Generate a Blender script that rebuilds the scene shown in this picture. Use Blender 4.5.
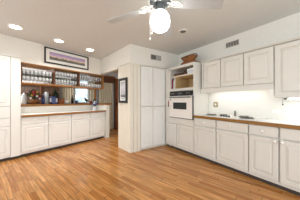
import bpy, bmesh, math, random
from mathutils import Vector, Matrix
random.seed(7)
PI = math.pi
sc = bpy.context.scene
for o in list(bpy.data.objects):
    bpy.data.objects.remove(o)
col = sc.collection

# ------------------------------------------------------------------ camera
HEAD = math.radians(33.5)
cd = bpy.data.cameras.new('camera'); cam = bpy.data.objects.new('camera', cd); col.objects.link(cam)
cd.sensor_width = 36.0; cd.lens = 36.0 * 151 / 300; cd.shift_y = 0.8 / 300
cd.clip_start = 0.05
cam.location = (0, 0, 1.225); cam.rotation_euler = (PI / 2, 0, -HEAD)
sc.camera = cam

# ------------------------------------------------------------------ world, exposure, lights
w = bpy.data.worlds.new('world'); sc.world = w; w.use_nodes = True
w.node_tree.nodes['Background'].inputs[0].default_value = (0.92, 0.97, 1.0, 1)
w.node_tree.nodes['Background'].inputs[1].default_value = 1.6
sc.view_settings.view_transform = 'Standard'; sc.view_settings.look = 'None'
sc.view_settings.gamma = 1.0; sc.view_settings.use_curve_mapping = False
sc.view_settings.exposure = 0.55

def lamp(name, kind, loc, energy, color=(1, 1, 1), rot=(0, 0, 0), **kw):
    d = bpy.data.lights.new(name, kind); d.energy = energy; d.color = color
    for k, v in kw.items(): setattr(d, k, v)
    o = bpy.data.objects.new(name, d); o.location = loc; o.rotation_euler = rot; col.objects.link(o)
    return o
WARM = (1.0, 0.93, 0.84)
FAN = (1.094, 1.435)
CANS = [(-0.517, 3.60), (0.165, 3.906), (0.869, 4.147)]
for c in CANS:
    lamp('downlight_beam', 'SPOT', (c[0], c[1], 2.535), 34, WARM, spot_size=2.2, spot_blend=0.7, shadow_soft_size=0.07)
lamp('dining_fill', 'POINT', (-0.95, 5.0, 1.95), 42, (1, 0.97, 0.93), shadow_soft_size=0.15)  # unseen fill light added to brighten the dining room behind the rack
lamp('hob_lamp', 'AREA', (2.97, 1.55, 1.455), 1.4, (1.0, 0.97, 0.92), shape='RECTANGLE', size=0.08, size_y=1.0)
lamp('counter_lamp', 'AREA', (2.96, 0.35, 1.235), 1.0, (0.93, 1.0, 0.97), shape='RECTANGLE', size=0.06, size_y=0.7)

# ------------------------------------------------------------------ materials
def lin(c):
    return tuple(((x / 255) / 12.92 if x / 255 <= 0.04045 else ((x / 255 + 0.055) / 1.055) ** 2.4) for x in c) + (1,)
def mat(name, rgb, rough=0.5, metal=0.0, var=0.04, scale=8.0, emit=0.0, stretch=None, trans=0.0, ior=1.45, bump=0.0):
    m = bpy.data.materials.new(name); m.use_nodes = True
    nt = m.node_tree; b = nt.nodes['Principled BSDF']
    b.inputs['Roughness'].default_value = rough; b.inputs['Metallic'].default_value = metal
    b.inputs['Transmission Weight'].default_value = trans; b.inputs['IOR'].default_value = ior
    c = lin(rgb)
    tc = nt.nodes.new('ShaderNodeTexCoord'); mp = nt.nodes.new('ShaderNodeMapping')
    nz = nt.nodes.new('ShaderNodeTexNoise'); rp = nt.nodes.new('ShaderNodeValToRGB')
    nz.inputs['Scale'].default_value = scale; nz.inputs['Detail'].default_value = 4
    if stretch: mp.inputs['Scale'].default_value = stretch
    nt.links.new(tc.outputs['Object'], mp.inputs[0]); nt.links.new(mp.outputs[0], nz.inputs['Vector'])
    nt.links.new(nz.outputs['Fac'], rp.inputs[0])
    rp.color_ramp.elements[0].position = 0.3; rp.color_ramp.elements[1].position = 0.7
    rp.color_ramp.elements[0].color = tuple(max(0, x * (1 - var * 2)) for x in c[:3]) + (1,)
    rp.color_ramp.elements[1].color = tuple(min(1, x * (1 + var)) for x in c[:3]) + (1,)
    nt.links.new(rp.outputs[0], b.inputs['Base Color'])
    if emit:
        b.inputs['Emission Color'].default_value = c; b.inputs['Emission Strength'].default_value = emit
    if bump:
        bp = nt.nodes.new('ShaderNodeBump'); bp.inputs['Strength'].default_value = bump
        nt.links.new(nz.outputs['Fac'], bp.inputs['Height']); nt.links.new(bp.outputs[0], b.inputs['Normal'])
    return m
M = {}
M['wall'] = mat('wall_paint', (236, 234, 227), 0.7, var=0.01, scale=20)
M['ceil'] = mat('ceiling_paint', (218, 220, 218), 0.8, var=0.01, scale=20)
M['cab'] = mat('white_cabinet_paint', (240, 240, 237), 0.38, var=0.008)
M['cabr'] = mat('cream_cabinet_paint', (220, 217, 209), 0.38, var=0.008)
M['panel'] = mat('cream_beadboard', (233, 228, 214), 0.45, var=0.01)
M['knob'] = mat('white_ceramic', (245, 243, 238), 0.2, var=0)
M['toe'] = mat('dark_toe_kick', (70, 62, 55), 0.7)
M['lam'] = mat('white_laminate', (242, 242, 240), 0.3, var=0.005)
M['oak'] = mat('honey_oak', (160, 108, 52), 0.4, var=0.18, scale=14, stretch=(1, 12, 12))
M['oakr'] = mat('oak_edge', (148, 102, 38), 0.4, var=0.15, scale=14, stretch=(12, 1, 12))
M['darkoak'] = mat('dark_brown_wood', (92, 54, 28), 0.45, var=0.25, scale=10, stretch=(8, 8, 1))
M['doorwood'] = mat('orange_brown_wood', (150, 82, 34), 0.4, var=0.2, scale=9, stretch=(9, 9, 1))
M['tanwood'] = mat('tan_wood', (206, 176, 128), 0.5, var=0.08, scale=6, stretch=(1, 1, 6))
M['black'] = mat('black_plastic', (22, 23, 25), 0.25, var=0)
M['blackframe'] = mat('black_frame', (28, 27, 26), 0.35, var=0.05)
M['greyframe'] = mat('dark_grey_frame', (52, 53, 52), 0.35, var=0.15, scale=30)
M['matboard'] = mat('white_mat_board', (240, 240, 236), 0.8, var=0)
M['enamel'] = mat('white_enamel', (236, 232, 226), 0.2, var=0)
M['ovenglass'] = mat('dark_oven_glass', (34, 42, 42), 0.3, var=0.05)
M['steel'] = mat('brushed_steel', (150, 152, 152), 0.3, 0.9, var=0.05)
M['greymetal'] = mat('grey_metal', (120, 118, 112), 0.4, 0.5, var=0.1)
M['blade'] = mat('grey_fan_blade', (186, 190, 192), 0.4, var=0.02)
M['fanwhite'] = mat('fan_white', (240, 240, 236), 0.35, var=0.01)
M['fangrey'] = mat('fan_grey_metal', (104, 110, 114), 0.35, 0.4, var=0.05)
M['globe'] = mat('lit_globe', (255, 252, 247), 0.3, var=0, emit=7.0)
M['lens'] = mat('lit_lens', (255, 244, 226), 0.3, var=0, emit=8.0)
M['tube'] = mat('lit_tube', (240, 255, 250), 0.3, var=0, emit=4.0)
M['beige'] = mat('beige_plate', (172, 154, 118), 0.4, var=0)
M['curtain'] = mat('beige_curtain', (214, 205, 184), 0.9, var=0.05)
M['wicker'] = mat('brown_wicker', (150, 96, 52), 0.7, var=0.35, scale=60, bump=0.6)
M['wickerdark'] = mat('dark_wicker', (92, 55, 34), 0.7, var=0.35, scale=60, bump=0.6)
M['leaf'] = mat('dark_green_leaf', (44, 66, 38), 0.6, var=0.4, scale=20)
M['red'] = mat('red_petal', (176, 48, 48), 0.6, var=0.2)
M['yellow'] = mat('yellow_petal', (222, 184, 60), 0.6, var=0.2)
M['blue'] = mat('blue_glaze', (52, 66, 118), 0.25, var=0.15)
M['bluefl'] = mat('blue_petal', (92, 110, 176), 0.6, var=0.25)
M['whitefl'] = mat('white_petal', (232, 232, 240), 0.6, var=0.05)
M['pale'] = mat('pale_glaze', (205, 212, 218), 0.25, var=0.03)
M['purple'] = mat('magenta_paper', (142, 58, 84), 0.6, var=0.3, scale=30)
M['dinwall'] = mat('brown_panelling', (92, 60, 38), 0.5, var=0.25, scale=8, stretch=(6, 6, 0.6))
M['bounce'] = mat('pale_bounce_slab', (232, 232, 228), 0.8, var=0.03)
M['dindaylit'] = mat('dining_daylit_tint', (208, 213, 218), 0.7, var=0.01)  # cool daylight tint put into the dining wall colour
M['dinceil'] = mat('dining_ceiling', (214, 200, 184), 0.8, var=0.02)
M['switchred'] = mat('red_leather', (150, 40, 30), 0.5, var=0.1)
M['ventdark'] = mat('dark_vent', (58, 56, 54), 0.6, var=0.05)
M['ventgrey'] = mat('grey_vent', (176, 174, 168), 0.5, var=0.02)

def glass_mat(name, tint, gl=0.25, df=0.0):
    m = bpy.data.materials.new(name); m.use_nodes = True; nt = m.node_tree; nt.nodes.clear()
    out = nt.nodes.new('ShaderNodeOutputMaterial'); mix = nt.nodes.new('ShaderNodeMixShader')
    tr = nt.nodes.new('ShaderNodeBsdfTransparent'); g = nt.nodes.new('ShaderNodeBsdfGlossy'); lw = nt.nodes.new('ShaderNodeLayerWeight')
    lw.inputs[0].default_value = gl; tr.inputs[0].default_value = tint; g.inputs['Roughness'].default_value = 0.05
    nt.links.new(lw.outputs['Facing'], mix.inputs[0]); nt.links.new(tr.outputs[0], mix.inputs[1]); nt.links.new(g.outputs[0], mix.inputs[2])
    if df:
        d = nt.nodes.new('ShaderNodeBsdfDiffuse'); d.inputs[0].default_value = (0.9, 0.93, 0.97, 1); m2 = nt.nodes.new('ShaderNodeMixShader'); m2.inputs[0].default_value = df
        nt.links.new(mix.outputs[0], m2.inputs[1]); nt.links.new(d.outputs[0], m2.inputs[2]); nt.links.new(m2.outputs[0], out.inputs[0])
    else: nt.links.new(mix.outputs[0], out.inputs[0])
    return m
M['glass'] = glass_mat('whitened_glass', (0.95, 0.96, 0.98, 1), 0.5, 0.42)  # white diffuse share mixed into the glass so the glasses look brighter
M['shelfglass'] = glass_mat('green_shelf_glass', (0.62, 0.74, 0.72, 1), 0.35)
M['pane'] = glass_mat('window_glass', (0.97, 0.99, 1, 1), 0.1)

AL = math.radians(20.3)

def floor_mat():
    m = bpy.data.materials.new('oak_strip_floor'); m.use_nodes = True; nt = m.node_tree; b = nt.nodes['Principled BSDF']
    N = nt.nodes.new; L = nt.links.new
    tc = N('ShaderNodeTexCoord'); mp = N('ShaderNodeMapping'); mp.inputs['Rotation'].default_value = (0, 0, -math.radians(15.7))
    L(tc.outputs['Object'], mp.inputs[0])
    sx = N('ShaderNodeSeparateXYZ'); L(mp.outputs[0], sx.inputs[0])
    def math_(op, a, b_=None):
        n = N('ShaderNodeMath'); n.operation = op
        for i, v in enumerate((a, b_)):
            if v is None: continue
            if isinstance(v, (int, float)): n.inputs[i].default_value = v
            else: L(v, n.inputs[i])
        return n.outputs[0]
    vx = math_('DIVIDE', sx.outputs[0], 0.066); row = math_('FLOOR', vx); fx = math_('FRACT', vx)
    wn = N('ShaderNodeTexWhiteNoise'); wn.noise_dimensions = '1D'; L(row, wn.inputs['W'])
    uy = math_('ADD', math_('DIVIDE', sx.outputs[1], 0.85), math_('MULTIPLY', wn.outputs['Value'], 7.0))
    cl = math_('FLOOR', uy); fy = math_('FRACT', uy)
    cb = N('ShaderNodeCombineXYZ'); L(row, cb.inputs[0]); L(cl, cb.inputs[1])
    w2 = N('ShaderNodeTexWhiteNoise'); w2.noise_dimensions = '3D'; L(cb.outputs[0], w2.inputs['Vector'])
    rp = N('ShaderNodeValToRGB'); L(w2.outputs['Value'], rp.inputs[0])
    rp.color_ramp.elements[0].color = lin((178, 114, 56)); rp.color_ramp.elements[1].color = lin((216, 158, 96))
    e = rp.color_ramp.elements.new(0.5); e.color = lin((202, 141, 80))
    # grain
    mg = N('ShaderNodeMapping'); mg.inputs['Scale'].default_value = (45, 3, 1); L(mp.outputs[0], mg.inputs[0])
    ad = N('ShaderNodeVectorMath'); ad.operation = 'ADD'; L(mg.outputs[0], ad.inputs[0]); L(w2.outputs['Color'], ad.inputs[1])
    nz = N('ShaderNodeTexNoise'); nz.inputs['Scale'].default_value = 1.0; nz.inputs['Detail'].default_value = 5; L(ad.outputs[0], nz.inputs['Vector'])
    gr = N('ShaderNodeMapRange'); gr.inputs['From Min'].default_value = 0.3; gr.inputs['From Max'].default_value = 0.7
    gr.inputs['To Min'].default_value = 0.56; gr.inputs['To Max'].default_value = 1.18; L(nz.outputs['Fac'], gr.inputs['Value'])
    # seams
    g1 = math_('LESS_THAN', fx, 0.07); g2 = math_('LESS_THAN', fy, 0.01); gg = math_('MAXIMUM', g1, g2)
    dk = math_('SUBTRACT', 1.0, math_('MULTIPLY', gg, 0.55))
    val = math_('MULTIPLY', gr.outputs[0], dk)
    vm = N('ShaderNodeVectorMath'); vm.operation = 'SCALE'; L(rp.outputs[0], vm.inputs[0]); L(val, vm.inputs['Scale'])
    L(vm.outputs[0], b.inputs['Base Color'])
    b.inputs['Roughness'].default_value = 0.2; b.inputs['Specular IOR Level'].default_value = 0.4
    return m
M['floor'] = floor_mat()

def ramp_mat(name, axis, stops, z0, z1, nscale=14.0, namp=0.12):
    """printed picture: colour bands along one local axis broken up by noise"""
    m = bpy.data.materials.new(name); m.use_nodes = True; nt = m.node_tree; b = nt.nodes['Principled BSDF']; N = nt.nodes.new; L = nt.links.new
    tc = N('ShaderNodeTexCoord'); sx = N('ShaderNodeSeparateXYZ'); L(tc.outputs['Object'], sx.inputs[0])
    mr = N('ShaderNodeMapRange'); mr.inputs['From Min'].default_value = z0; mr.inputs['From Max'].default_value = z1; L(sx.outputs[axis], mr.inputs['Value'])
    nz = N('ShaderNodeTexNoise'); nz.inputs['Scale'].default_value = nscale; nz.inputs['Detail'].default_value = 6; L(tc.outputs['Object'], nz.inputs['Vector'])
    a = N('ShaderNodeMath'); a.operation = 'MULTIPLY_ADD'; L(nz.outputs['Fac'], a.inputs[0]); a.inputs[1].default_value = namp * 2; a.inputs[2].default_value = -namp
    s = N('ShaderNodeMath'); s.operation = 'ADD'; L(mr.outputs[0], s.inputs[0]); L(a.outputs[0], s.inputs[1])
    rp = N('ShaderNodeValToRGB'); L(s.outputs[0], rp.inputs[0]); els = rp.color_ramp.elements
    els[0].position, els[0].color = stops[0][0], lin(stops[0][1]); els[1].position, els[1].color = stops[-1][0], lin(stops[-1][1])
    for p, c in stops[1:-1]:
        e = els.new(p); e.color = lin(c)
    L(rp.outputs[0], b.inputs['Base Color']); b.inputs['Roughness'].default_value = 0.6
    return m

# ------------------------------------------------------------------ mesh helpers
class MB:
    def __init__(s): s.bm = bmesh.new()
    def box(s, x0, x1, y0, y1, z0, z1):
        vs = [s.bm.verts.new(p) for p in ((x0, y0, z0), (x1, y0, z0), (x1, y1, z0), (x0, y1, z0), (x0, y0, z1), (x1, y0, z1), (x1, y1, z1), (x0, y1, z1))]
        for f in ((3, 2, 1, 0), (4, 5, 6, 7), (0, 1, 5, 4), (1, 2, 6, 5), (2, 3, 7, 6), (3, 0, 4, 7)):
            s.bm.faces.new([vs[i] for i in f])
        return s
    def prism(s, pts, z0, z1):
        a = [s.bm.verts.new((p[0], p[1], z0)) for p in pts]; b = [s.bm.verts.new((p[0], p[1], z1)) for p in pts]
        n = len(pts); s.bm.faces.new(a[::-1]); s.bm.faces.new(b)
        for i in range(n): s.bm.faces.new((a[i], a[(i + 1) % n], b[(i + 1) % n], b[i]))
        return s
    def prismx(s, pts, x0, x1):
        a = [s.bm.verts.new((x0, p[0], p[1])) for p in pts]; b = [s.bm.verts.new((x1, p[0], p[1])) for p in pts]
        n = len(pts); s.bm.faces.new(a[::-1]); s.bm.faces.new(b)
        for i in range(n): s.bm.faces.new((a[i], a[(i + 1) % n], b[(i + 1) % n], b[i]))
        return s
    def lathe(s, prof, c=(0, 0, 0), n=16, axis='Z', sx=1.0, sy=1.0, closed=False):
        rings = []
        for r, h in prof:
            ring = []
            for i in range(n):
                t = 2 * PI * i / n; x, y = r * math.cos(t) * sx, r * math.sin(t) * sy
                p = (x, y, h) if axis == 'Z' else ((x, -h, y) if axis == 'Y' else (h, x, y))
                ring.append(s.bm.verts.new((c[0] + p[0], c[1] + p[1], c[2] + p[2])))
            rings.append(ring)
        for a, b in zip(rings, rings[1:]):
            for i in range(n): s.bm.faces.new((a[i], a[(i + 1) % n], b[(i + 1) % n], b[i]))
        if closed:
            a, b = rings[-1], rings[0]
            for i in range(n): s.bm.faces.new((a[i], a[(i + 1) % n], b[(i + 1) % n], b[i]))
        else:
            if prof[0][0] > 1e-5: s.bm.faces.new(rings[0][::-1])
            if prof[-1][0] > 1e-5: s.bm.faces.new(rings[-1])
        return s
    def tube(s, pts, r, n=6, loop=False):
        pts = [Vector(p) for p in pts]; rings = []; N = len(pts)
        for i, p in enumerate(pts):
            d = (pts[(i + 1) % N] - pts[i - 1]) if loop else (pts[min(i + 1, N - 1)] - pts[max(i - 1, 0)])
            d.normalize(); up = Vector((0, 0, 1)) if abs(d.z) < 0.95 else Vector((1, 0, 0))
            u = d.cross(up).normalized(); v = d.cross(u)
            rr = r[i] if isinstance(r, (list, tuple)) else r
            rings.append([s.bm.verts.new(p + u * rr * math.cos(2 * PI * k / n) + v * rr * math.sin(2 * PI * k / n)) for k in range(n)])
        pairs = list(zip(rings, rings[1:])) + ([(rings[-1], rings[0])] if loop else [])
        for a, b in pairs:
            for k in range(n): s.bm.faces.new((a[k], a[(k + 1) % n], b[(k + 1) % n], b[k]))
        if not loop: s.bm.faces.new(rings[0][::-1]); s.bm.faces.new(rings[-1])
        return s
    def sphere(s, c, r, sz=1.0, u=10, v=7):
        prof = [(max(1e-6, r * math.sin(PI * i / v)), -r * sz * math.cos(PI * i / v)) for i in range(v + 1)]
        return s.lathe(prof, c, u)
    def raised(s, x0, x1, z0, z1, y=0.0, t=0.032, st=0.055, dp=0.014):
        """raised-panel door/drawer slab: front faces -Y at y, back at y+t"""
        k = min(st, (x1 - x0) * 0.22, (z1 - z0) * 0.22)
        loops = [(0, t), (0, 0.003), (0.004, 0), (k, 0), (k * 1.03, dp), (k * 1.18, dp), (k * 1.6, 0.0015)]
        rings = []
        for i, d in loops:
            rings.append([s.bm.verts.new(p) for p in ((x0 + i, y + d, z0 + i), (x1 - i, y + d, z0 + i), (x1 - i, y + d, z1 - i), (x0 + i, y + d, z1 - i))])
        s.bm.faces.new(rings[0][::-1])
        for a, b in zip(rings, rings[1:]):
            for i in range(4): s.bm.faces.new((a[i], a[(i + 1) % 4], b[(i + 1) % 4], b[i]))
        s.bm.faces.new(rings[-1]); return s
    def frame(s, x0, x1, z0, z1, wd, y0, y1):
        s.box(x0, x1, y0, y1, z0, z0 + wd); s.box(x0, x1, y0, y1, z1 - wd, z1)
        s.box(x0, x0 + wd, y0, y1, z0 + wd, z1 - wd); s.box(x1 - wd, x1, y0, y1, z0 + wd, z1 - wd); return s
    def build(s, name, m, parent=None, bevel=0.0, smooth=False, loc=None, rotz=None):
        bmesh.ops.recalc_face_normals(s.bm, faces=s.bm.faces)
        if bevel: bmesh.ops.bevel(s.bm, geom=[e for e in s.bm.edges if e.is_manifold and e.calc_face_angle(0) > 0.6], offset=bevel, segments=2, affect='EDGES', clamp_overlap=True)
        me = bpy.data.meshes.new(name); s.bm.to_mesh(me); s.bm.free()
        if smooth:
            for p in me.polygons: p.use_smooth = True
        me.materials.append(m); o = bpy.data.objects.new(name, me); col.objects.link(o)
        if parent: o.parent = parent
        if loc is not None: o.location = loc
        if rotz is not None: o.rotation_euler = (0, 0, rotz)
        return o

def tag(o, label, cat, group=None):
    o['label'] = label; o['category'] = cat
    if group: o['group'] = group
    return o
def thing(name, label, cat, loc=(0, 0, 0), rotz=0.0, group=None):
    o = bpy.data.objects.new(name, None); o.empty_display_size = 0.1; col.objects.link(o)
    o.location = loc; o.rotation_euler = (0, 0, rotz)
    return tag(o, label, cat, group)
def struct(name, mb, m, loc=None, rotz=None):
    o = mb.build(name, m, loc=loc, rotz=rotz); o['kind'] = 'structure'; return o
def dup(root, loc, label=None, rotz=None, group=None):
    r = root.copy(); col.objects.link(r); r.location = loc
    if rotz is not None: r.rotation_euler = (0, 0, rotz)
    if label: r['label'] = label
    if group: r['group'] = group
    for ch in list(root.children):
        c = ch.copy(); col.objects.link(c); c.parent = r
        for g in list(ch.children):
            d = g.copy(); col.objects.link(d); d.parent = c
    return r
def LW(a, q, z=0.0):                      # a along the slanted left wall, q away from the camera
    return Vector((a * math.cos(AL) - q * math.sin(AL), a * math.sin(AL) + q * math.cos(AL), z))
RR = -PI / 2                              # local x runs towards the camera along the right wall
CEIL = 2.56
P0 = Vector((1.564, 3.214)); D2 = Vector((-0.1108, 0.9938)); N2 = Vector((0.9938, 0.1108))
def HP(s, o=0.0): return (P0 + D2 * s + N2 * o)[:]

# ------------------------------------------------------------------ the room shell
struct('floor', MB().box(-2.6, 3.6, -1.0, 7.0, -0.06, 0), M['floor'])
struct('floor_bounce', MB().box(-9, 6, -9, -1.0, -0.08, -0.02).box(-9, -2.6, -1.0, 3.0, -0.08, -0.02), M['bounce'])  # unseen pale slab added outside to bounce neutral daylight into the room
struct('ceiling', MB().prism([(-2.6, -1.0), (3.3, -1.0), (3.3, 3.5), (1.65, 3.5), (1.45, 4.98), (-1.2, 4.3), (-2.6, 3.6)], CEIL, CEIL + 0.08), M['ceil'])
struct('wall_right', MB().box(3.13, 3.25, -1.4, 3.36, 0, CEIL), M['wall'])
struct('wall_back', MB().prism([HP(0), (3.13, 3.214), (3.13, 3.36), (1.72, 3.36), HP(0.58, 0.12), HP(0.58)], 2.125, CEIL), M['wall'])
struct('wall_header', MB().prism([HP(0.5801), HP(0.5801, 0.11), HP(2.3, 0.11), HP(1.748)], 2.09, CEIL), M['wall'])
# soffit over the bar, and the wall over the tall cabinet
struct('wall_left', MB().box(0.972, 3.002, 4.17, 4.66, 2.065, CEIL).box(-1.2, 0.972, 4.17, 4.66, 2.162, CEIL), M['wall'], (0, 0, 0), AL)
# half wall of the pass-through with its return at the end of the counter
struct('wall_bar', MB().box(0.985, 3.72, 4.62, 4.74, 0, 1.08).box(3.165, 3.285, 4.10, 4.62, 0, 1.08), M['wall'], (0, 0, 0), AL)
# dining room beyond
struct('wall_far', MB().box(-3.2, 0.78, 6.4, 6.52, 0, 2.44).box(1.28, 3.3, 6.4, 6.52, 0, 2.44).box(0.78, 1.28, 6.4, 6.52, 0, 1.13).box(0.78, 1.28, 6.4, 6.52, 2.0, 2.44), M['dindaylit'])
struct('wall_hall', MB().box(2.75, 2.87, 3.9, 6.4, 0, 2.44), M['wall'])
struct('wall_dining', MB().box(-3.2, -3.08, 4.2, 6.4, 0, 2.44), M['dindaylit'])
struct('ceiling_dining', MB().prism([(-3.2, 4.3), LW(-1.3, 4.67)[:2], LW(3.1, 4.67)[:2], (1.52, 4.9), (1.62, 3.9), (3.0, 3.9), (3.3, 6.6), (-3.2, 6.6)], 2.44, 2.5), M['dinceil'])

wn = MB().frame(0.785, 1.275, 1.135, 1.995, 0.03, 6.40, 6.46).box(1.022, 1.038, 6.42, 6.45, 1.165, 1.965).build('window_1', M['fanwhite']); wn['kind'] = 'structure'
MB().box(0.815, 1.245, 6.435, 6.44, 1.165, 1.965).build('pane', M['pane'], wn)
struct('trim_1', MB().box(0.74, 1.32, 6.30, 6.40, 1.10, 1.13), M['oak'])

# ------------------------------------------------------------------ cabinet builders (local x right, y into the wall, z up; door faces at y=0)
def knob(parent, x, z, y=0.0):
    return MB().lathe([(0.008, 0), (0.008, 0.012), (0.020, 0.020), (0.021, 0.028), (0.012, 0.036), (0.0001, 0.037)], (x, y, z), 10, 'Y').build('knob', M['knob'], parent, smooth=True)
def base_cabinet(label, loc, rotz, wd, depth, cm, knob_side, group, drawer=True, doors=1, top=0.872, knob_on=True, toe=0.065):
    t = thing('base_cabinet', label, 'cabinet', loc, rotz, group)
    MB().box(0.001, wd - 0.001, 0.033, depth, toe, top).build('body', cm, t)
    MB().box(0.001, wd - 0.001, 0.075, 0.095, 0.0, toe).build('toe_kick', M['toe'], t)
    g = 0.010; zt = top - 0.015
    if drawer:
        d = MB().box(g, wd - g, 0, 0.032, 0.715, zt).build('drawer_front', cm, t, bevel=0.004)
        knob(d, wd / 2, (0.715 + zt) / 2); zt = 0.694
    dw = (wd - g) / doors
    for i in range(doors):
        x0 = g + i * dw; x1 = x0 + dw - g
        d = MB().raised(x0, x1, 0.115, zt).build('door', cm, t)
        if knob_on:
            side = knob_side if doors == 1 else ('R' if i == 0 else 'L')
            knob(d, x1 - 0.03 if side == 'R' else x0 + 0.03, zt - 0.03)
    return t

# left run of base cabinets
LQ = 4.13
edges = [0.972, 1.496, 2.041, 2.594, 3.135]
for i, (ks, lb) in enumerate((('R', 'white base cabinet next to the tall cabinet, under the left end of the bar'),
                              ('L', 'second white base cabinet from the tall cabinet, drawer over one raised-panel door'),
                              ('R', 'third white base cabinet from the tall cabinet, left of the one under the flower vase'),
                              ('L', 'white base cabinet under the flower vase, at the doorway end of the bar run'))):
    base_cabinet(lb, LW(edges[i], LQ), AL, edges[i + 1] - edges[i], 0.475, M['cab'], ks, 'base cabinets under the bar')
t = thing('countertop', 'white laminate countertop with wood edge below the bar opening', 'countertop', LW(0, 0, 0), AL)
MB().box(0.978, 3.158, 4.125, 4.615, 0.875, 0.915).build('slab', M['lam'], t)
MB().box(0.978, 3.158, 4.095, 4.125, 0.868, 0.916).build('wood_edge', M['oak'], t, bevel=0.006)['label'] = 'honey oak front edge'
# outlet on the backsplash strip under the bar ledge
t = thing('wall_outlet', 'white outlet plate on the low backsplash below the bar ledge', 'outlet', LW(1.22, 4.62, 1.0), AL)
MB().box(-0.06, 0.06, -0.006, 0, -0.04, 0.04).build('plate', M['knob'], t, bevel=0.002)
for s in (-1, 1): MB().box(s * 0.028 - 0.016, s * 0.028 + 0.016, -0.009, -0.006, -0.018, 0.018).build('socket', M['lam'], t)

# tall cabinet at the left edge
t = thing('tall_cabinet', 'tall white cabinet with raised-panel doors at the left edge', 'cabinet', LW(-0.2, LQ, 0), AL)
MB().box(0, 1.17, 0.033, 0.52, 0.065, 2.155).build('body', M['cab'], t)
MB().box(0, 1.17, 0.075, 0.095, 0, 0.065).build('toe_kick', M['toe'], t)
MB().box(1.012, 1.17, 0.0, 0.02, 0.065, 2.13).build('side_stile', M['cab'], t)
MB().box(-0.0, 1.172, -0.012, 0.03, 2.135, 2.158).build('top_moulding', M['cab'], t)
for x0, x1, kx in ((0.01, 0.505, 0.475), (0.515, 1.004, 0.545)):
    for nm, z0, z1, kz in (('door', 1.112, 2.125, 1.15), ('door', 0.115, 0.70, 0.66)):
        d = MB().raised(x0, x1, z0, z1).build(nm, M['cab'], t); knob(d, kx, kz)
for z0, z1 in ((0.712, 0.865), (0.877, 1.10)):
    d = MB().box(0.01, 1.004, 0, 0.02, z0, z1).build('drawer_front', M['cab'], t, bevel=0.004)
    knob(d, 0.507, (z0 + z1) / 2)

# ------------------------------------------------------------------ bar pass-through: ledge, hanging glass rack, posts
t = thing('bar_ledge', 'long honey oak ledge along the pass-through, holding the ornaments', 'shelf', LW(0, 0, 0), AL)
MB().box(0.985, 3.80, 4.59, 5.02, 1.082, 1.135).build('ledge_board', M['oak'], t, bevel=0.005)
MB().box(3.15, 3.30, 4.085, 4.59, 1.082, 1.135).build('end_cap', M['oak'], t, bevel=0.005)
for x in (1.3, 2.4, 3.4): MB().prismx([(4.745, 1.081), (4.96, 1.081), (4.745, 0.85)], x, x + 0.04).build('bracket', M['oak'], t)
rk = thing('glass_rack', 'oak stemware rack hanging over the bar, full of glasses', 'shelf', LW(0, 0, 0), AL)
MB().box(0.985, 3.11, 4.165, 4.62, 2.034, 2.062).build('top_rail', M['oak'], rk, bevel=0.004)
MB().box(0.985, 3.11, 4.165, 4.62, 1.604, 1.63).build('bottom_board', M['oak'], rk, bevel=0.004)
for x0, x1 in ((0.985, 1.005), (1.626, 1.656), (2.269, 2.299), (3.075, 3.11)):
    MB().box(x0, x1, 4.17, 4.615, 1.631, 2.033).build('upright', M['oak'] if x0 > 3 else M['darkoak'], rk)
for x0, x1 in ((1.013, 1.618), (1.666, 2.261), (2.307, 3.074)):
    MB().box(x0, x1, 4.19, 4.60, 1.812, 1.822).build('glass_shelf', M['shelfglass'], rk)
MB().box(3.06, 3.11, 4.57, 4.62, 1.136, 1.603).build('post', M['oak'], rk)
MB().box(1.60, 1.68, 4.92, 5.0, 1.136, 1.66).build('post', M['darkoak'], rk)
MB().box(1.60, 1.68, 4.62, 5.0, 1.66, 1.70).build('brace', M['darkoak'], rk)
# glasses
goblet = [(0.030, 0), (0.030, 0.003), (0.005, 0.006), (0.004, 0.06), (0.018, 0.072), (0.033, 0.10), (0.031, 0.15), (0.029, 0.15), (0.031, 0.10), (0.016, 0.075), (0.0001, 0.07)]
tumbler = [(0.028, 0), (0.034, 0.12), (0.032, 0.12), (0.026, 0.008), (0.0001, 0.008)]
flute = [(0.028, 0), (0.028, 0.003), (0.004, 0.006), (0.004, 0.05), (0.018, 0.07), (0.024, 0.155), (0.022, 0.155), (0.016, 0.073), (0.0001, 0.068)]
protos = {}
kinds = {'wine_glass': goblet, 'tumbler': tumbler, 'champagne_flute': flute}
bays = (('left', 1.013, 1.618), ('middle', 1.666, 2.261), ('right', 2.307, 3.070))
plan = {('left', 0): 'wine_glass', ('left', 1): 'tumbler', ('middle', 0): 'champagne_flute', ('middle', 1): 'wine_glass', ('right', 0): 'tumbler', ('right', 1): 'champagne_flute'}
for bn, x0, x1 in bays:
    for lev, z in ((0, 1.6305), (1, 1.8225)):
        kd = plan[(bn, lev)]; n = int((x1 - x0) / 0.074)
        nm = {'wine_glass': 'clear stemmed wine glass', 'tumbler': 'clear straight tumbler', 'champagne_flute': 'clear slim champagne flute'}[kd]
        lvn = 'glass shelf' if lev else 'bottom board'
        for r, q in enumerate((4.245, 4.35, 4.455)):
            for i in range(n):
                a = x0 + (x1 - x0) * (i + 0.5) / n + random.uniform(-.004, .004)
                if kd not in protos:
                    protos[kd] = o = MB().lathe(kinds[kd], n=10).build(kd, M['glass'], smooth=True)
                else:
                    o = protos[kd].copy(); col.objects.link(o)
                o.location = LW(a, q, z)
                rown = ('front', 'middle', 'rear')[r]
                tag(o, '%s, %s row, %s, %s rack bay' % (nm, rown, lvn, bn), 'glass', '%ss on the %s, %s bay, %s row' % (kd.replace('_', ' '), lvn, bn, rown))

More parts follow.
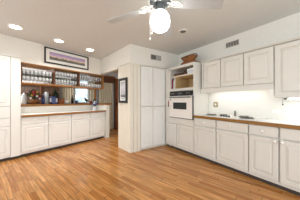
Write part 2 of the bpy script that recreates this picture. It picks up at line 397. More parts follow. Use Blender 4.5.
# framed panorama on the soffit
t = thing('framed_picture', 'wide black-framed panorama print of a purple dusk skyline above the bar', 'picture', LW(1.415, 4.168, 2.14), AL)
MB().frame(0, 1.14, 0, 0.385, 0.03, -0.03, 0).build('frame', M['blackframe'], t, bevel=0.003)
MB().box(0.03, 1.11, -0.012, -0.004, 0.03, 0.355).build('mat_board', M['matboard'], t)
MB().box(0.11, 1.03, -0.015, -0.012, 0.10, 0.285).build('print', ramp_mat('dusk_skyline', 2, [(0.0, (88, 92, 108)), (0.2, (120, 118, 112)), (0.28, (84, 88, 92)), (0.38, (196, 180, 136)), (0.48, (226, 205, 196)), (0.62, (196, 172, 206)), (1.0, (158, 140, 190))], 0.10, 0.285, 26, 0.22), t)

# ------------------------------------------------------------------ pantry block
pc = thing('pantry_cupboard', 'floor-to-header cream pantry cupboard with beadboard side in the corner', 'cupboard', (0, 0, 0))
MB().prism([HP(0.043, 0.015), (3.12, 3.255), (3.12, 3.36), (1.72, 3.36), HP(0.58, 0.12), HP(0.58, 0.015)], 0.0, 2.115).build('body', M['panel'], pc)
def beadboard(p, q, nb, z0, z1, m, parent, nx):
    mb = MB(); p = Vector(p); q = Vector(q)
    for i in range(nb):
        a = p.lerp(q, (i + 0.06) / nb); b = p.lerp(q, (i + 0.94) / nb); nn = Vector(nx) * 0.014
        mb.prism([a[:], b[:], (b + nn)[:], (a + nn)[:]], z0, z1)
    return mb.build('beadboard', m, parent)
beadboard(HP(0.58, 0.0), HP(0.0, 0.0), 6, 0.0, 2.115, M['panel'], pc, (0.9938, 0.1108))
mb = MB()
for i in range(3):
    x0 = 1.566 + i * 0.094; mb.box(x0 + 0.004, x0 + 0.09, 3.214, 3.2545, 0.0, 2.118)
mb.build('front_panel', M['panel'], pc)
MB().box(1.562, 2.66, 3.205, 3.2135, 2.10, 2.122).build('top_trim', M['panel'], pc)
for x0, x1, kx in ((1.860, 2.213, 2.187), (2.227, 2.64, 2.254)):
    MB().raised(x0, x1, 1.095, 2.086, 3.211, 0.04, 0.07, 0.006).build('door', M['cab'], pc)
    d = MB().raised(x0, x1, 0.05, 1.075, 3.211, 0.04, 0.07, 0.006).build('door', M['cab'], pc)
    knob(d, kx, 1.045, 3.211)

# vents
def vent(label, loc, rotz, wd, ht, ncol, two=False):
    t = thing('air_vent', label, 'vent', loc, rotz)
    MB().frame(0, wd, 0, ht, 0.012, -0.008, 0).build('frame', M['ventgrey'], t)
    if two:
        MB().box(0.012, wd * .5, -0.003, 0, 0.012, ht - 0.012).build('backing', M['ventdark'], t)
        MB().box(wd * .5, wd - 0.012, -0.003, 0, 0.012, ht - 0.012).build('damper', M['ventgrey'], t)
    else: MB().box(0.012, wd - 0.012, -0.003, 0, 0.012, ht - 0.012).build('backing', M['ventdark'], t)
    mb = MB()
    for i in range(5):
        z = 0.012 + (ht - 0.024) * (i + 0.5) / 5; mb.box(0.012, wd - 0.012, -0.007, -0.0031, z - 0.002, z + 0.002)
    for i in range(1, ncol):
        x = wd * i / ncol; mb.box(x - 0.005, x + 0.005, -0.0085, -0.0031, 0.012, ht - 0.012)
    mb.build('slats', M['ventgrey'], t)
vent('small metal air vent high on the wall above the pantry doors', (2.147, 3.213, 2.287), 0, 0.332, 0.135, 2, True)
vent('dark slotted air vent high on the right wall above the wall cabinets', (3.129, 1.792, 2.342), RR, 0.266, 0.108, 5)

# portrait picture on beadboard
ang = math.atan2(D2.y, D2.x) + PI
t = thing('framed_picture', 'tall dark grey framed picture hanging on the beadboard side of the pantry', 'picture', HP(0.505, -0.001) + (1.17,), ang)
MB().frame(0, 0.405, 0, 0.62, 0.06, -0.035, 0).build('frame', M['greyframe'], t, bevel=0.006)
MB().box(0.06, 0.345, -0.012, -0.004, 0.06, 0.56).build('print', ramp_mat('pale_landscape', 2, [(0.0, (60, 84, 120)), (0.12, (226, 230, 234)), (0.22, (70, 78, 84)), (0.35, (186, 190, 196)), (0.7, (214, 216, 222)), (1.0, (150, 156, 160))], 0.06, 0.56, 12, 0.12), t)
MB().frame(0.06, 0.345, 0.06, 0.56, 0.03, -0.018, -0.012).build('mat_board', M['matboard'], t)

# ------------------------------------------------------------------ oven tower (local origin at pantry corner, x towards the camera)
OX, OY = 2.60, 3.178
ov = thing('oven_cabinet', 'tall cream cabinet holding the built-in oven, with open shelves on top', 'cabinet', (OX, OY, 0), RR)
W = OY - 2.205
MB().box(W - 0.02, W, 0, 0.525, 0.87, 2.075).box(W - 0.02, W, 0.015, 0.525, 0.065, 0.87).build('side_panel', M['cabr'], ov)
MB().box(0.0, 0.15, 0.02, 0.525, 0.065, 2.055).build('filler_panel', M['cabr'], ov)
MB().box(0.15, 0.205, 0.0, 0.525, 0.065, 2.055).build('stile', M['cabr'], ov)
MB().box(0.0, W - 0.02, 0.0, 0.525, 2.015, 2.075).build('top_panel', M['cabr'], ov)
MB().box(0.205, W - 0.02, 0.0, 0.525, 1.815, 1.838).build('shelf', M['cabr'], ov)
MB().box(0.205, W - 0.02, 0.0, 0.525, 1.475, 1.525).build('shelf', M['cabr'], ov)
MB().box(0.345, 0.365, 0.005, 0.50, 1.526, 1.814).build('divider', M['cabr'], ov)
MB().box(0.205, W - 0.02, 0.50, 0.525, 1.526, 2.014).build('back_panel', M['tanwood'], ov)
MB().box(0.366, 0.376, 0.03, 0.499, 1.526, 1.814).box(W - 0.032, W - 0.0205, 0.03, 0.499, 1.526, 1.814).box(0.376, W - 0.032, 0.03, 0.499, 1.802, 1.814).build('wood_lining', M['tanwood'], ov)
MB().box(0.205, W - 0.02, 0.0, 0.525, 0.66, 0.80).build('rail', M['cabr'], ov)
MB().box(0.205, W - 0.02, 0.033, 0.525, 0.065, 0.66).build('body', M['cabr'], ov)
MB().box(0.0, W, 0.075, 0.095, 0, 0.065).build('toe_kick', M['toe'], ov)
xm = 0.445
for x0, x1 in ((0.07, xm - 0.004), (xm + 0.004, W - 0.024)):
    MB().raised(x0, x1, 0.115, 0.652, -0.001 if x0 > .2 else -0.021).build('door', M['cabr'], ov)

# wall oven
o = thing('wall_oven', 'white built-in wall oven with black control panel and dark window', 'oven', (OX, OY, 0), RR)
ox0, ox1 = 0.206, W - 0.021
MB().box(ox0 + 0.01, ox1 - 0.01, 0.001, 0.50, 0.803, 1.472).build('body', M['enamel'], o)
cp = MB().box(ox0, ox1, -0.025, 0.0, 1.345, 1.46).build('control_panel', M['black'], o, bevel=0.004)
for x in (0.06, 0.11, 0.16, 0.60, 0.66):
    MB().lathe([(0.018, 0), (0.015, 0.02), (0.0001, 0.02)], (ox0 + x, -0.025, 1.40), 12, 'Y').build('knob', M['greymetal'], cp)
MB().box(ox0 + 0.30, ox0 + 0.44, -0.027, -0.025, 1.385, 1.42).build('clock_display', mat('display_grey', (86, 98, 100), 0.3, var=0), cp)
MB().box(ox1 + 0.0005, ox1 + 0.016, -0.028, -0.001, 0.815, 1.34).build('dark_side_strip', M['ventdark'], o)  # dark strip along the right edge of the oven door
MB().box(ox0, ox1, -0.02, -0.001, 0.806, 0.816).build('bottom_trim', M['ventdark'], o)
dr = MB().box(ox0, ox1, -0.03, 0.0, 0.82, 1.335).build('oven_door', M['enamel'], o, bevel=0.006)
MB().box(ox0 + 0.14, ox1 - 0.165, -0.032, -0.0301, 1.025, 1.185).build('oven_window', M['ovenglass'], dr)
hb = MB(); hb.box(ox0 + 0.03, ox1 - 0.03, -0.075, -0.055, 1.295, 1.322); hb.box(ox0 + 0.04, ox0 + 0.065, -0.056, -0.0305, 1.298, 1.318); hb.box(ox1 - 0.065, ox1 - 0.04, -0.056, -0.0305, 1.298, 1.318)
hb.build('handle', M['greymetal'], dr, bevel=0.003)
MB().box(ox0 + 0.035, ox0 + 0.065, -0.034, -0.0301, 1.235, 1.27).build('latch', M['ventdark'], dr)
# red pot holder hanging beside the oven
t = thing('pot_holder', 'small red pot holder hanging on the strip left of the oven', 'pot holder', (OX + 0.018, OY - 0.125, 1.12), RR)
MB().box(-0.022, 0.022, -0.014, 0.0, 0, 0.10).build('pad', M['switchred'], t, bevel=0.005)
MB().box(-0.018, 0.018, -0.012, 0.0, -0.045, -0.001).build('trim', M['black'], t)
MB().tube([(0, -0.006, 0.10), (-0.008, -0.006, 0.125), (0, -0.006, 0.145), (0.008, -0.006, 0.125), (0, -0.006, 0.10)], 0.002).build('loop', M['switchred'], t)

# things in the open shelves
def at_oven(x, y, z): return (OX + y, OY - x, z)
t = thing('wicker_tray', 'shallow brown wicker tray on the top oven shelf, at the left', 'tray', at_oven(0.38, 0.17, 1.8385), RR)
MB().lathe([(0.11, 0), (0.15, 0.05), (0.145, 0.052), (0.105, 0.008), (0.0001, 0.008)], n=18, sx=1.05).build('bowl', M['wicker'], t)
MB().tube([(0.1575 * math.cos(k * PI / 9), 0.15 * math.sin(k * PI / 9), 0.052) for k in range(18)], 0.008, loop=True).build('rim', M['wickerdark'], t)
t = thing('bread_basket', 'dark brown basket between the tray and white box on the top oven shelf', 'basket', at_oven(0.63, 0.13, 1.8385), RR)
MB().lathe([(0.06, 0), (0.085, 0.07), (0.08, 0.07), (0.055, 0.008), (0.0001, 0.008)], n=16).build('bowl', M['wickerdark'], t)
MB().tube([(0.083 * math.cos(k * PI / 10), 0.0, 0.065 + 0.06 * math.sin(k * PI / 10)) for k in range(11)], 0.006).build('handle', M['wickerdark'], t)
t = thing('storage_box', 'white lidded box at the right end of the top oven shelf', 'box', at_oven(0.84, 0.12, 1.8385), RR)
MB().box(-0.09, 0.09, -0.09, 0.11, 0, 0.085).build('box', M['pale'], t, bevel=0.004)
MB().box(-0.094, 0.094, -0.094, 0.114, 0.086, 0.115).build('lid', M['matboard'], t, bevel=0.004)
bl = ('dark red book at the left end of the oven cubby', 'pink book second from the left in the oven cubby', 'pale grey book third from the left in the oven cubby', 'wine red book at the right end of the row in the oven cubby')
for i, (cx, hh, m, lb) in enumerate(((0.222, 0.24, M['switchred'], bl[0]), (0.252, 0.26, M['purple'], bl[1]), (0.283, 0.22, M['pale'], bl[2]), (0.315, 0.25, M['purple'], bl[3]))):
    b = thing('cookbook', lb, 'book', at_oven(cx, 0.05, 1.5255), RR, 'books in the oven cubby')
    MB().box(-0.011, 0.011, 0.004, 0.17, 0.003, hh - 0.003).build('pages', M['matboard'], b)
    MB().box(-0.014, -0.0112, 0, 0.175, 0, hh).box(0.0112, 0.014, 0, 0.175, 0, hh).box(-0.014, 0.014, -0.003, 0.0, 0, hh).build('cover', m, b)
# basket on top of the oven cabinet
t = thing('wooden_bowl', 'large brown carved wooden bowl on top of the oven cabinet', 'bowl', (2.84, 2.56, 2.0755), RR - 0.1)
MB().lathe([(0.20, 0), (0.235, 0.02), (0.25, 0.07), (0.21, 0.09), (0.17, 0.11)], n=20, sy=0.65).build('foot', M['wicker'], t)
MB().lathe([(0.155, 0.111), (0.17, 0.14), (0.23, 0.215), (0.215, 0.215), (0.155, 0.15), (0.0001, 0.135)], n=20, sy=0.65).build('dish', M['wicker'], t)
MB().tube([(0.23 * math.cos(k * PI / 12), 0.15 * math.sin(k * PI / 12), 0.218 + 0.018 * math.cos(k * PI / 6 * 1)) for k in range(24)], 0.011, loop=True).build('rim', M['wickerdark'], t)
t = thing('serving_tray', 'flat dark wooden dish beside the carved bowl on the oven cabinet', 'dish', (2.98, 2.27, 2.0755), RR)
MB().lathe([(0.04, 0), (0.06, 0.03), (0.055, 0.03), (0.035, 0.006), (0.0001, 0.006)], n=16).build('dish', M['wickerdark'], t)
MB().lathe([(0.006, 0), (0.012, 0.012), (0.0001, 0.02)], (0, 0, 0.0065), 8).build('knob', M['wickerdark'], t)

# ------------------------------------------------------------------ right run
ry = [2.2, 1.681, 1.125, 0.745, 0.20, -0.35]
rl = ('cream base cabinet right of the oven, under the far end of the cooktop', 'wide cream base cabinet below the middle of the cooktop', 'narrow cream base cabinet just right of the cooktop',
      'cream base cabinet at the right edge of the photo', 'cream base cabinet past the right edge of the photo')
for i in range(4):
    base_cabinet(rl[i], (2.60, ry[i], 0), RR, ry[i] - ry[i + 1], 0.52, M['cabr'], 'RLRL'[i], 'base cabinets along the right wall')
t = thing('countertop', 'white laminate countertop with oak edge along the right wall', 'countertop', (0, 0, 0))
MB().box(2.60, 3.128, 0.2, 2.20, 0.875, 0.915).build('slab', M['lam'], t)
MB().box(2.572, 2.60, 0.2, 2.20, 0.866, 0.9155).build('wood_edge', M['oakr'], t, bevel=0.006)['label'] = 'honey oak front edge'

# cooktop
t = thing('cooktop', 'white electric cooktop with four coil burners set in the right counter', 'cooktop', (2.86, 1.53, 0.9155))
MB().box(-0.20, 0.20, -0.52, 0.54, 0, 0.014).build('top_plate', M['enamel'], t, bevel=0.005)
for (x, y, r) in ((-0.09, 0.37, 0.10), (0.1, 0.22, 0.075), (-0.09, -0.30, 0.10), (0.1, -0.17, 0.075)):
    b = MB().lathe([(r + 0.018, 0), (r + 0.02, 0.006), (r + 0.01, 0.007), (0.02, 0.003), (0.0001, 0.003)], (x, y, 0.0145), 20).build('drip_pan', M['steel'], t)
    MB().tube([(x + (0.02 + (r - 0.02) * k / 60) * math.cos(k * PI / 10), y + (0.02 + (r - 0.02) * k / 60) * math.sin(k * PI / 10), 0.027) for k in range(61)], 0.007, 5).build('coil', M['greymetal'], b)
for k in range(4):
    MB().lathe([(0.019, 0), (0.017, 0.024), (0.0001, 0.025)], (-0.15, 0.115 - k * 0.05, 0.0145), 12).build('knob', M['black'], t)
t = thing('pepper_mill', 'small grey pepper mill standing on the counter behind the cooktop', 'pepper mill', (3.085, 1.58, 0.9155))
MB().lathe([(0.02, 0), (0.022, 0.015), (0.014, 0.04), (0.018, 0.075)], n=12).build('body', M['greymetal'], t, smooth=True)
MB().lathe([(0.017, 0.076), (0.02, 0.095), (0.01, 0.112), (0.0001, 0.115)], n=12).build('cap', M['steel'], t, smooth=True)
# outlets
t = thing('light_switch', 'beige switch plate on the backsplash close to the oven cabinet', 'switch', (3.129, 2.085, 1.083), RR)
MB().box(0, 0.108, -0.006, 0, 0, 0.115).build('plate', M['beige'], t, bevel=0.002)
MB().box(0.036, 0.072, -0.012, -0.006, 0.035, 0.08).build('rocker', M['matboard'], t)
t = thing('wall_outlet', 'white double outlet plate on the backsplash below the right wall cabinet', 'outlet', (3.129, 0.99, 1.015), RR)
MB().box(0, 0.115, -0.006, 0, 0, 0.07).build('plate', M['knob'], t, bevel=0.002)
for x in (0.032, 0.083): MB().box(x - 0.016, x + 0.016, -0.009, -0.006, 0.018, 0.052).build('socket', M['lam'], t)

# wall cabinets
uy = [2.155, 1.714, 1.291, 0.862, 0.30]
ul = ('cream wall cabinet next to the oven tower', 'cream wall cabinet in the middle of the three short ones', 'cream short wall cabinet beside the longer one at right', 'longer cream wall cabinet at the right edge, hanging lower')
MB_f = None
for i in range(4):
    wd = uy[i] - uy[i + 1]; low = 1.49 if i < 3 else 1.275
    t = thing('wall_cabinet', ul[i], 'cabinet', (2.80, uy[i], 0), RR, 'wall cabinets over the right counter')
    MB().box(0.001, wd - 0.001, 0.033, 0.328, low - 0.005, 2.058).build('body', M['cabr'], t)
    x0 = 0.05 if i == 0 else 0.008
    d = MB().raised(x0, wd - 0.008, low + (0.01 if i < 3 else 0.0), 2.045, 0, 0.032, 0.06).build('door', M['cabr'], t)
    if i == 0: MB().box(0.002, 0.04, 0.0, 0.02, low - 0.005, 2.058).build('filler_strip', M['cabr'], t)
t = thing('cabinet_moulding', 'thin cream crown strip along the top of the wall cabinets', 'moulding', (2.80, 2.155, 2.059), RR)
MB().prismx([(-0.022, 0.024), (-0.022, 0.014), (-0.004, 0.0), (0.328, 0.0), (0.328, 0.024)], 0, 1.855).build('strip', M['cabr'], t)
t = thing('light_valance', 'cream valance board under the short wall cabinets hiding the lamp', 'valance', (2.80, 2.195, 0), RR)
MB().box(0, 1.328, 0.0, 0.018, 1.40, 1.484).build('board', M['cabr'], t)
MB().prismx([(0.0, 1.484), (0.328, 1.484), (0.328, 1.465), (0.018, 1.465)], 0.005, 0.02).build('end_block', M['cabr'], t)
mbk = MB(); pts = [(1.25 + 0.078 * 0, 1.40), (1.328, 1.40), (1.328, 1.29)]
arc = [(1.328 - 0.06 * math.cos(k * PI / 12), 1.40 - 0.11 * (math.sin(k * PI / 12))) for k in range(7)]
a = [mbk.bm.verts.new((p[0], 0.0, p[1])) for p in arc + [(1.328, 1.40)]]; b = [mbk.bm.verts.new((p[0], 0.018, p[1])) for p in arc + [(1.328, 1.40)]]
mbk.bm.faces.new(a[::-1]); mbk.bm.faces.new(b)
for i in range(len(a)): mbk.bm.faces.new((a[i], a[(i + 1) % len(a)], b[(i + 1) % len(a)], b[i]))
mbk.build('corner_bracket', M['fanwhite'], t)
# under-cabinet lamps
t = thing('cabinet_lamp', 'slim lit fluorescent lamp under the long right wall cabinet', 'lamp', (2.93, 0.75, 1.24), RR)
MB().box(0, 0.44, 0.0, 0.07, 0.0, 0.028).build('housing', M['fanwhite'], t)
MB().box(0.03, 0.44, -0.012, -0.001, 0.002, 0.024).build('tube', M['tube'], t)
MB().box(-0.03, -0.001, -0.012, 0.07, 0.0, 0.028).build('end_cap', M['greymetal'], t)
MB().tube([(-0.045, 0.0, 0.03), (-0.047, 0.0, -0.03), (-0.045, 0.0, -0.06)], 0.002).build('pull_cord', M['greymetal'], t)
MB().sphere((-0.045, 0.0, -0.07), 0.009, 1.4).build('cord_weight', M['ventdark'], t)

# ------------------------------------------------------------------ ceiling things
cl = ('lit recessed downlight nearest the left edge of the ceiling', 'lit recessed downlight in the middle of the row of three', 'lit recessed downlight nearest the doorway')
for c, lb in zip(CANS, cl):
    t = thing('recessed_downlight', lb, 'ceiling light', (c[0], c[1], CEIL - 0.001), 0, 'recessed downlights along the bar')
    MB().lathe([(0.085, 0), (0.115, 0), (0.112, -0.008), (0.085, -0.012)], n=24, closed=True).build('trim_ring', M['fanwhite'], t)
    MB().lathe([(0.083, -0.0005), (0.083, -0.006), (0.0001, -0.009)], n=24).build('lens', M['lens'], t)
t = thing('recessed_downlight', 'unlit recessed eyeball light in the ceiling right of the fan globe', 'ceiling light', (2.12, 2.06, CEIL - 0.001))
MB().lathe([(0.06, 0), (0.088, 0), (0.085, -0.008), (0.06, -0.012)], n=24, closed=True).build('trim_ring', M['fanwhite'], t)
MB().lathe([(0.058, -0.0005), (0.055, -0.018), (0.03, -0.03), (0.0001, -0.032)], n=20).build('eyeball', M['greymetal'], t, smooth=True)

# fan
f = thing('ceiling_fan', 'white ceiling fan with scrolled blade irons and a lit round globe', 'fan', (FAN[0], FAN[1], 0))
MB().lathe([(0.09, 2.558), (0.09, 2.535), (0.035, 2.50), (0.035, 2.485), (0.0001, 2.485)], n=24).build('canopy', M['fanwhite'], f, smooth=False)
MB().lathe([(0.035, 2.484), (0.11, 2.475), (0.125, 2.44), (0.125, 2.40), (0.10, 2.375), (0.0001, 2.375)], n=28).build('motor_housing', M['fangrey'], f)
sc_ = MB()
for k in range(12):                       # openwork scrolls around the motor
    a0 = k * PI / 6
    pts = []
    for j in range(13):
        u = j / 12 * 2 * PI; aa = a0 + 0.19 * math.cos(u)
        pts.append((0.133 * math.cos(aa), 0.133 * math.sin(aa), 2.42 + 0.03 * math.sin(u)))
    sc_.tube(pts[:-1], 0.006, 5, loop=True)
sc_.build('scrollwork', M['fanwhite'], f)
MB().lathe([(0.05, 2.374), (0.05, 2.31), (0.068, 2.30), (0.068, 2.285), (0.0001, 2.285)], n=24).build('light_fitter', M['fangrey'], f)
MB().lathe([(0.055, 2.284), (0.085, 2.265), (0.110, 2.22), (0.117, 2.165), (0.110, 2.115), (0.085, 2.075), (0.045, 2.052), (0.0001, 2.046)], n=28).build('globe', M['globe'], f, smooth=True)
base = 0
rt = Vector((math.cos(HEAD), -math.sin(HEAD))); fw = Vector((math.sin(HEAD), math.cos(HEAD)))
for k in range(4):
    aa = math.radians(164 - 90 * k)
    d = rt * math.cos(aa) + fw * math.sin(aa); rz = math.atan2(d.y, d.x)
    mb = MB()
    def bp(r, wv): # drooping blade centre line + pitch
        z = 2.345 - 0.085 * (r - 0.15) / 0.53
        return (r, wv, z - wv * 0.2)
    outl = [(0.20, 0.045), (0.24, 0.055), (0.63, 0.072), (0.675, 0.066), (0.685, 0.05)]
    top = [mb.bm.verts.new(Vector(bp(r, wv)) + Vector((0, 0, 0.006))) for r, wv in outl] + [mb.bm.verts.new(Vector(bp(r, -wv)) + Vector((0, 0, 0.006))) for r, wv in outl[::-1]]
    bot = [mb.bm.verts.new(v.co - Vector((0, 0, 0.009))) for v in top]
    mb.bm.faces.new(top); mb.bm.faces.new(bot[::-1])
    for i in range(len(top)): mb.bm.faces.new((top[i], bot[i], bot[(i + 1) % len(top)], top[(i + 1) % len(top)]))
    b = mb.build('blade', M['blade'], f, rotz=rz)
    ir = MB()
    ir.tube([(0.085, 0, 2.383), (0.12, 0, 2.365), (0.17, 0, 2.343), (0.215, 0, 2.330)], 0.009, 6)
    for s in (-1, 1):
        pts = []
        for j in range(17):
            u = j / 16 * 2.1 * PI; rr = 0.034 * (1 - j / 26)
            pts.append((0.165 + rr * math.cos(u + PI) * 1.2, s * (0.036 + rr * math.sin(u + PI)), 2.343))
        ir.tube(pts, 0.006, 5)
        ir.tube([(0.20, s * 0.06, 2.338), (0.23, s * 0.045, 2.33), (0.27, 0, 2.322)], 0.006, 5)
    ir.build('blade_iron', M['fanwhite'], b)
for da, zl in ((0.12, 1.95), (0.10, 2.0)):
    p = -rt * da
    if zl < 2: p = p - fw * 0.03
    else: p = p - fw * 0.07
    ch = MB(); ch.tube([(p.x * .5, p.y * .5, 2.30), (p.x, p.y, 2.27), (p.x, p.y, zl + 0.02)], 0.0025, 5)
    c = ch.build('pull_chain', M['fanwhite'], f)
    MB().sphere((p.x, p.y, zl), 0.011, 1.5).build('chain_bead', M['knob'], c, smooth=True)

# ------------------------------------------------------------------ dining room behind: valance, curtains, door
t = thing('wood_valance', 'dark brown wooden valance over the long curtain beyond the doorway', 'valance', (0, 6.395, 0))
MB().box(1.60, 2.30, -0.16, 0, 1.98, 2.22).build('board', M['darkoak'], t)
MB().box(1.58, 2.32, -0.19, 0, 2.221, 2.26).build('cornice', M['doorwood'], t)
t = thing('china_hutch', 'brown wooden hutch in the dining room behind the left end of the bar', 'hutch', (-1.3, 6.05, 0))
MB().box(0, 1.58, 0, 0.34, 0.05, 0.9).build('base', M['dinwall'], t)
MB().box(0, 1.58, 0.30, 0.34, 0.901, 1.74).build('back_panel', M['dinwall'], t)
MB().box(-0.02, 1.60, 0.02, 0.345, 1.741, 1.79).build('cornice', M['darkoak'], t)
for z in (1.18, 1.46): MB().box(0.03, 1.55, 0.08, 0.299, z, z + 0.025).build('shelf', M['darkoak'], t)
for x in (0, 1.55): MB().box(x, x + 0.03, 0.06, 0.299, 0.901, 1.74).build('side', M['darkoak'], t)
for k in range(3): MB().raised(0.03 + k * 0.51, 0.52 + k * 0.51, 0.1, 0.86, -0.021).build('door', M['darkoak'], t)
def curtain(label, x0, x1, z0, z1, n):
    mb = MB(); y0 = 6.30; top = []; N_ = n * 8
    for j, z in enumerate((z0, (z0 + z1) / 2, z1)):
        rowf = []; rowb = []
        for i in range(N_ + 1):
            x = x0 + (x1 - x0) * i / N_; y = y0 + 0.028 * math.sin(i / 8 * 2 * PI)
            rowf.append(mb.bm.verts.new((x, y - 0.004, z))); rowb.append(mb.bm.verts.new((x, y + 0.004, z)))
        top.append((rowf, rowb))
    for (f0, b0), (f1, b1) in zip(top, top[1:]):
        for i in range(N_):
            mb.bm.faces.new((f0[i], f0[i + 1], f1[i + 1], f1[i])); mb.bm.faces.new((b0[i], b1[i], b1[i + 1], b0[i + 1]))
    t = thing('curtain', label, 'curtain', (0, 0, 0), 0, 'dining room curtains')
    mb.build('drape', M['curtain'], t, smooth=True)
    MB().box(x0, x1, y0 - 0.012, y0 + 0.012, z1 + 0.001, z1 + 0.03).build('heading', M['curtain'], t)
curtain('beige curtain left of the bright dining window', 0.34, 0.74, 1.16, 1.945, 5)
curtain('beige curtain right of the bright dining window', 1.30, 1.55, 1.16, 1.945, 3)
curtain('long beige curtain beyond the doorway beside the brown door', 1.66, 2.24, 0.03, 1.945, 7)
t = thing('wooden_door', 'orange-brown wooden door in the hall beyond the doorway', 'door', (2.34, 6.36, 0))
MB().raised(0.045, 0.40, 0.01, 2.2, -0.02, 0.04, 0.08).build('door_leaf', M['doorwood'], t)
MB().box(0, 0.04, -0.06, 0.03, 0, 2.22).build('jamb', M['darkoak'], t)
hd = MB().box(0.085, 0.115, -0.03, -0.021, 0.98, 1.32).build('handle_plate', M['black'], t)
MB().lathe([(0.012, 0), (0.012, 0.03), (0.028, 0.045), (0.0001, 0.06)], (0.10, -0.03, 1.12), 12, 'Y').build('handle', M['black'], hd)

# ------------------------------------------------------------------ ornaments on the bar ledge
Z = 1.1355
t = thing('canister', 'tall pale canister at the left end of the bar ledge', 'canister', LW(1.19, 4.80, Z), AL)
MB().lathe([(0.05, 0), (0.055, 0.02), (0.055, 0.2), (0.045, 0.22)], n=16).build('body', M['pale'], t, smooth=True)
MB().lathe([(0.05, 0.221), (0.05, 0.245), (0.015, 0.26), (0.012, 0.285), (0.0001, 0.29)], n=16).build('lid', M['pale'], t, smooth=True)
def bouquet(label, name, loc, R, H, pot, potm, cols, n, seed):
    rnd = random.Random(seed)
    t = thing(name, label, 'plant', loc, AL)
    MB().lathe(pot, n=16).build('pot' if potm is not M['glass'] else 'vase', potm, t, smooth=True)
    hz = pot[3][1]
    mb = MB()
    for k in range(n):
        a_ = rnd.uniform(0, 2 * PI); el = rnd.uniform(0.05, 1.4); d = Vector((math.cos(a_) * math.cos(el), math.sin(a_) * math.cos(el), math.sin(el)))
        p = Vector((d.x * R, d.y * R, hz + d.z * (H - hz)))
        st = Vector((0, 0, hz - 0.005)); mb.tube([st, st.lerp(p, .5) + Vector((0, 0, .02)), p], 0.003, 4)
        u = d.cross(Vector((0, 0, 1))); u = u.normalized() if u.length > .01 else Vector((1, 0, 0))
        L_ = rnd.uniform(.05, .09); wv = L_ * .4
        c0 = p - d * L_ * .3; c1 = p + d * L_ * .7; nn = u.cross(d) * 0.004
        mb.bm.faces.new([mb.bm.verts.new(v) for v in (c0, p + u * wv + nn, c1, p - u * wv + nn)])
    mb.build('foliage', M['leaf'], t)
    for (nm, m, cnt, rr) in cols:
        for _ in range(cnt):
            a_ = rnd.uniform(PI, 2 * PI); el = rnd.uniform(0.1, 1.2)
            p = Vector((math.cos(a_) * math.cos(el) * R * .85, math.sin(a_) * math.cos(el) * R * .85, hz + math.sin(el) * (H - hz) * .9))
            fm = MB(); fm.sphere(p, rr * .6, 1, 8, 5)
            for q in range(6):
                b_ = q * PI / 3; fm.sphere(p + Vector((math.cos(b_) * rr * .6, -0.01, math.sin(b_) * rr * .6)), rr * .42, 1, 6, 4)
            fm.build('flower', m, t, smooth=True)
    return t
bouquet('potted flower arrangement with red and yellow blooms on the bar ledge', 'flower_pot', LW(1.40, 4.80, Z), 0.15, 0.36, [(0.06, 0), (0.085, 0.05), (0.08, 0.1), (0.07, 0.12), (0.0001, 0.11)], M['wicker'], [('f', M['red'], 6, 0.04), ('f', M['yellow'], 3, 0.03), ('f', M['whitefl'], 3, 0.025)], 60, 3)
def bottle(name, label, loc, m, H, r, capm):
    t = thing(name, label, 'bottle', loc, AL)
    MB().lathe([(r, 0), (r, H * .6), (r * .4, H * .75), (r * .36, H * .93)], n=14).build('body', m, t, smooth=True)
    MB().lathe([(r * .42, H * .931), (r * .42, H), (0.0001, H)], n=12).build('cap', capm, t)
    return t
bottle('bottle', 'dark blue bottle between the flower pot and dark post', LW(1.575, 4.70, Z), M['blue'], 0.26, 0.035, M['steel'])
t = thing('pitcher', 'tall pale pitcher on the bar ledge right of the dark post', 'pitcher', LW(1.70, 4.82, Z), AL)
MB().lathe([(0.045, 0), (0.055, 0.06), (0.05, 0.2), (0.045, 0.3), (0.052, 0.33), (0.047, 0.33), (0.04, 0.3), (0.045, 0.01), (0.0001, 0.01)], n=16).build('body', M['pale'], t, smooth=True)
MB().tube([(-0.05, 0, 0.28), (-0.09, 0, 0.26), (-0.095, 0, 0.15), (-0.056, 0, 0.08)], 0.008).build('handle', M['pale'], t)
t = thing('lantern', 'blue glazed lantern jar in the middle of the bar ledge clutter', 'lantern', LW(1.83, 4.70, Z), AL)
MB().lathe([(0.085, 0), (0.1, 0.03), (0.1, 0.18), (0.085, 0.2), (0.06, 0.21), (0.0001, 0.21)], n=8).build('body', M['blue'], t)
for k in range(4):
    MB().box(-0.022 , 0.022, -0.106, -0.094, 0.05, 0.16).build('pane', M['pale'], t, rotz=k * PI / 2 + PI / 8 * 1)
MB().tube([(0.05 * math.cos(k * PI / 8), 0, 0.21 + 0.06 * math.sin(k * PI / 8)) for k in range(9)], 0.005).build('handle', M['blackframe'], t)
bouquet('leafy green pot plant behind the blue lantern on the bar ledge', 'potted_plant', LW(1.97, 4.94, Z), 0.10, 0.40, [(0.05, 0), (0.06, 0.1), (0.065, 0.15), (0.06, 0.16), (0.0001, 0.15)], M['wickerdark'], [], 60, 9)
t = thing('wooden_box', 'small brown wooden box on the bar ledge right of the lantern', 'box', LW(2.05, 4.76, Z), AL)
MB().box(-0.07, 0.07, -0.05, 0.05, 0, 0.11).build('box', M['doorwood'], t, bevel=0.004)
MB().box(-0.074, 0.074, -0.054, 0.054, 0.111, 0.145).build('lid', M['doorwood'], t, bevel=0.004)
t = thing('bowl', 'white footed bowl on the bar ledge before the left curtain', 'bowl', LW(2.21, 4.74, Z), AL)
MB().lathe([(0.035, 0), (0.03, 0.012), (0.02, 0.025)], n=18).build('foot', M['pale'], t, smooth=True)
MB().lathe([(0.02, 0.026), (0.06, 0.05), (0.078, 0.095), (0.073, 0.095), (0.055, 0.055), (0.0001, 0.035)], n=18).build('bowl', M['knob'], t, smooth=True)
bottle('bottle', 'dark bottle on the bar ledge left of the bright window', LW(2.40, 4.80, Z), M['blackframe'], 0.26, 0.036, M['darkoak'])
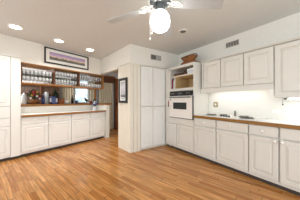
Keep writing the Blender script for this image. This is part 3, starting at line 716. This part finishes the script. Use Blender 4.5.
t = thing('mug', 'blue mug on the bar ledge at the left side of the bright window', 'mug', LW(2.50, 4.74, Z), AL)
MB().lathe([(0.04, 0), (0.042, 0.1), (0.037, 0.1), (0.036, 0.008), (0.0001, 0.008)], n=16).build('cup', M['blue'], t, smooth=True)
MB().tube([(0.04, 0, 0.08), (0.07, 0, 0.07), (0.07, 0, 0.035), (0.04, 0, 0.02)], 0.006).build('handle', M['blue'], t)
t = thing('serving_tray', 'low red-brown wooden tray on the bar ledge below the bright window', 'tray', LW(2.67, 4.76, Z), AL)
MB().box(-0.11, 0.11, -0.06, 0.06, 0, 0.018).build('base', M['doorwood'], t, bevel=0.004)
MB().frame(-0.11, 0.11, 0.019, 0.032, 0.004, -0.06, 0.06).build('rim', M['doorwood'], t)
t = thing('figurine', 'dark bird figurine on the bar ledge at the right side of the window', 'figurine', LW(2.88, 4.78, Z), AL)
MB().lathe([(0.04, 0), (0.04, 0.012), (0.012, 0.02), (0.01, 0.06)], n=12).build('base', M['blackframe'], t)
bd = MB(); bd.tube([(0.10, 0, 0.07), (0.05, 0, 0.08), (0.0, 0, 0.095), (-0.04, 0, 0.13), (-0.055, 0, 0.17), (-0.075, 0, 0.185), (-0.105, 0, 0.178)], [0.006, 0.022, 0.042, 0.035, 0.018, 0.02, 0.003], 10)
bd.build('body', M['blackframe'], t, smooth=True)
t = thing('mug', 'red mug on the bar ledge next to the bird figurine', 'mug', LW(2.99, 4.72, Z), AL)
MB().lathe([(0.036, 0), (0.038, 0.09), (0.033, 0.09), (0.032, 0.008), (0.0001, 0.008)], n=16).build('cup', M['switchred'], t, smooth=True)
MB().tube([(0.036, 0, 0.075), (0.062, 0, 0.065), (0.062, 0, 0.03), (0.036, 0, 0.02)], 0.006).build('handle', M['switchred'], t)
bouquet('glass vase of blue and white flowers on the left countertop', 'flower_vase', LW(2.90, 4.36, 0.9155), 0.10, 0.32, [(0.05, 0), (0.06, 0.03), (0.045, 0.10), (0.05, 0.13), (0.045, 0.13), (0.04, 0.1), (0.05, 0.03), (0.0001, 0.01)], M['glass'], [('f', M['bluefl'], 6, 0.034), ('f', M['whitefl'], 5, 0.03)], 46, 5)

# pale hedge shape added outside the dining window to tone down its brightness
hm = MB(); rnd = random.Random(11)
for k in range(46):
    hm.sphere((rnd.uniform(-0.2, 2.6), rnd.uniform(8.4, 8.9), rnd.uniform(0.1, 2.0)), rnd.uniform(0.18, 0.34), 1, 8, 6)
for k in range(12): hm.sphere((-0.2 + k * 0.25, 8.65, 0.2), 0.25, 1.0, 8, 6)
tag(hm.build('window_toning_hedge', mat('pale_toning_hedge', (214, 226, 226), 0.8, var=0.08, scale=5)), 'pale hedge shape added outside the dining room window to tone it down', 'hedge')
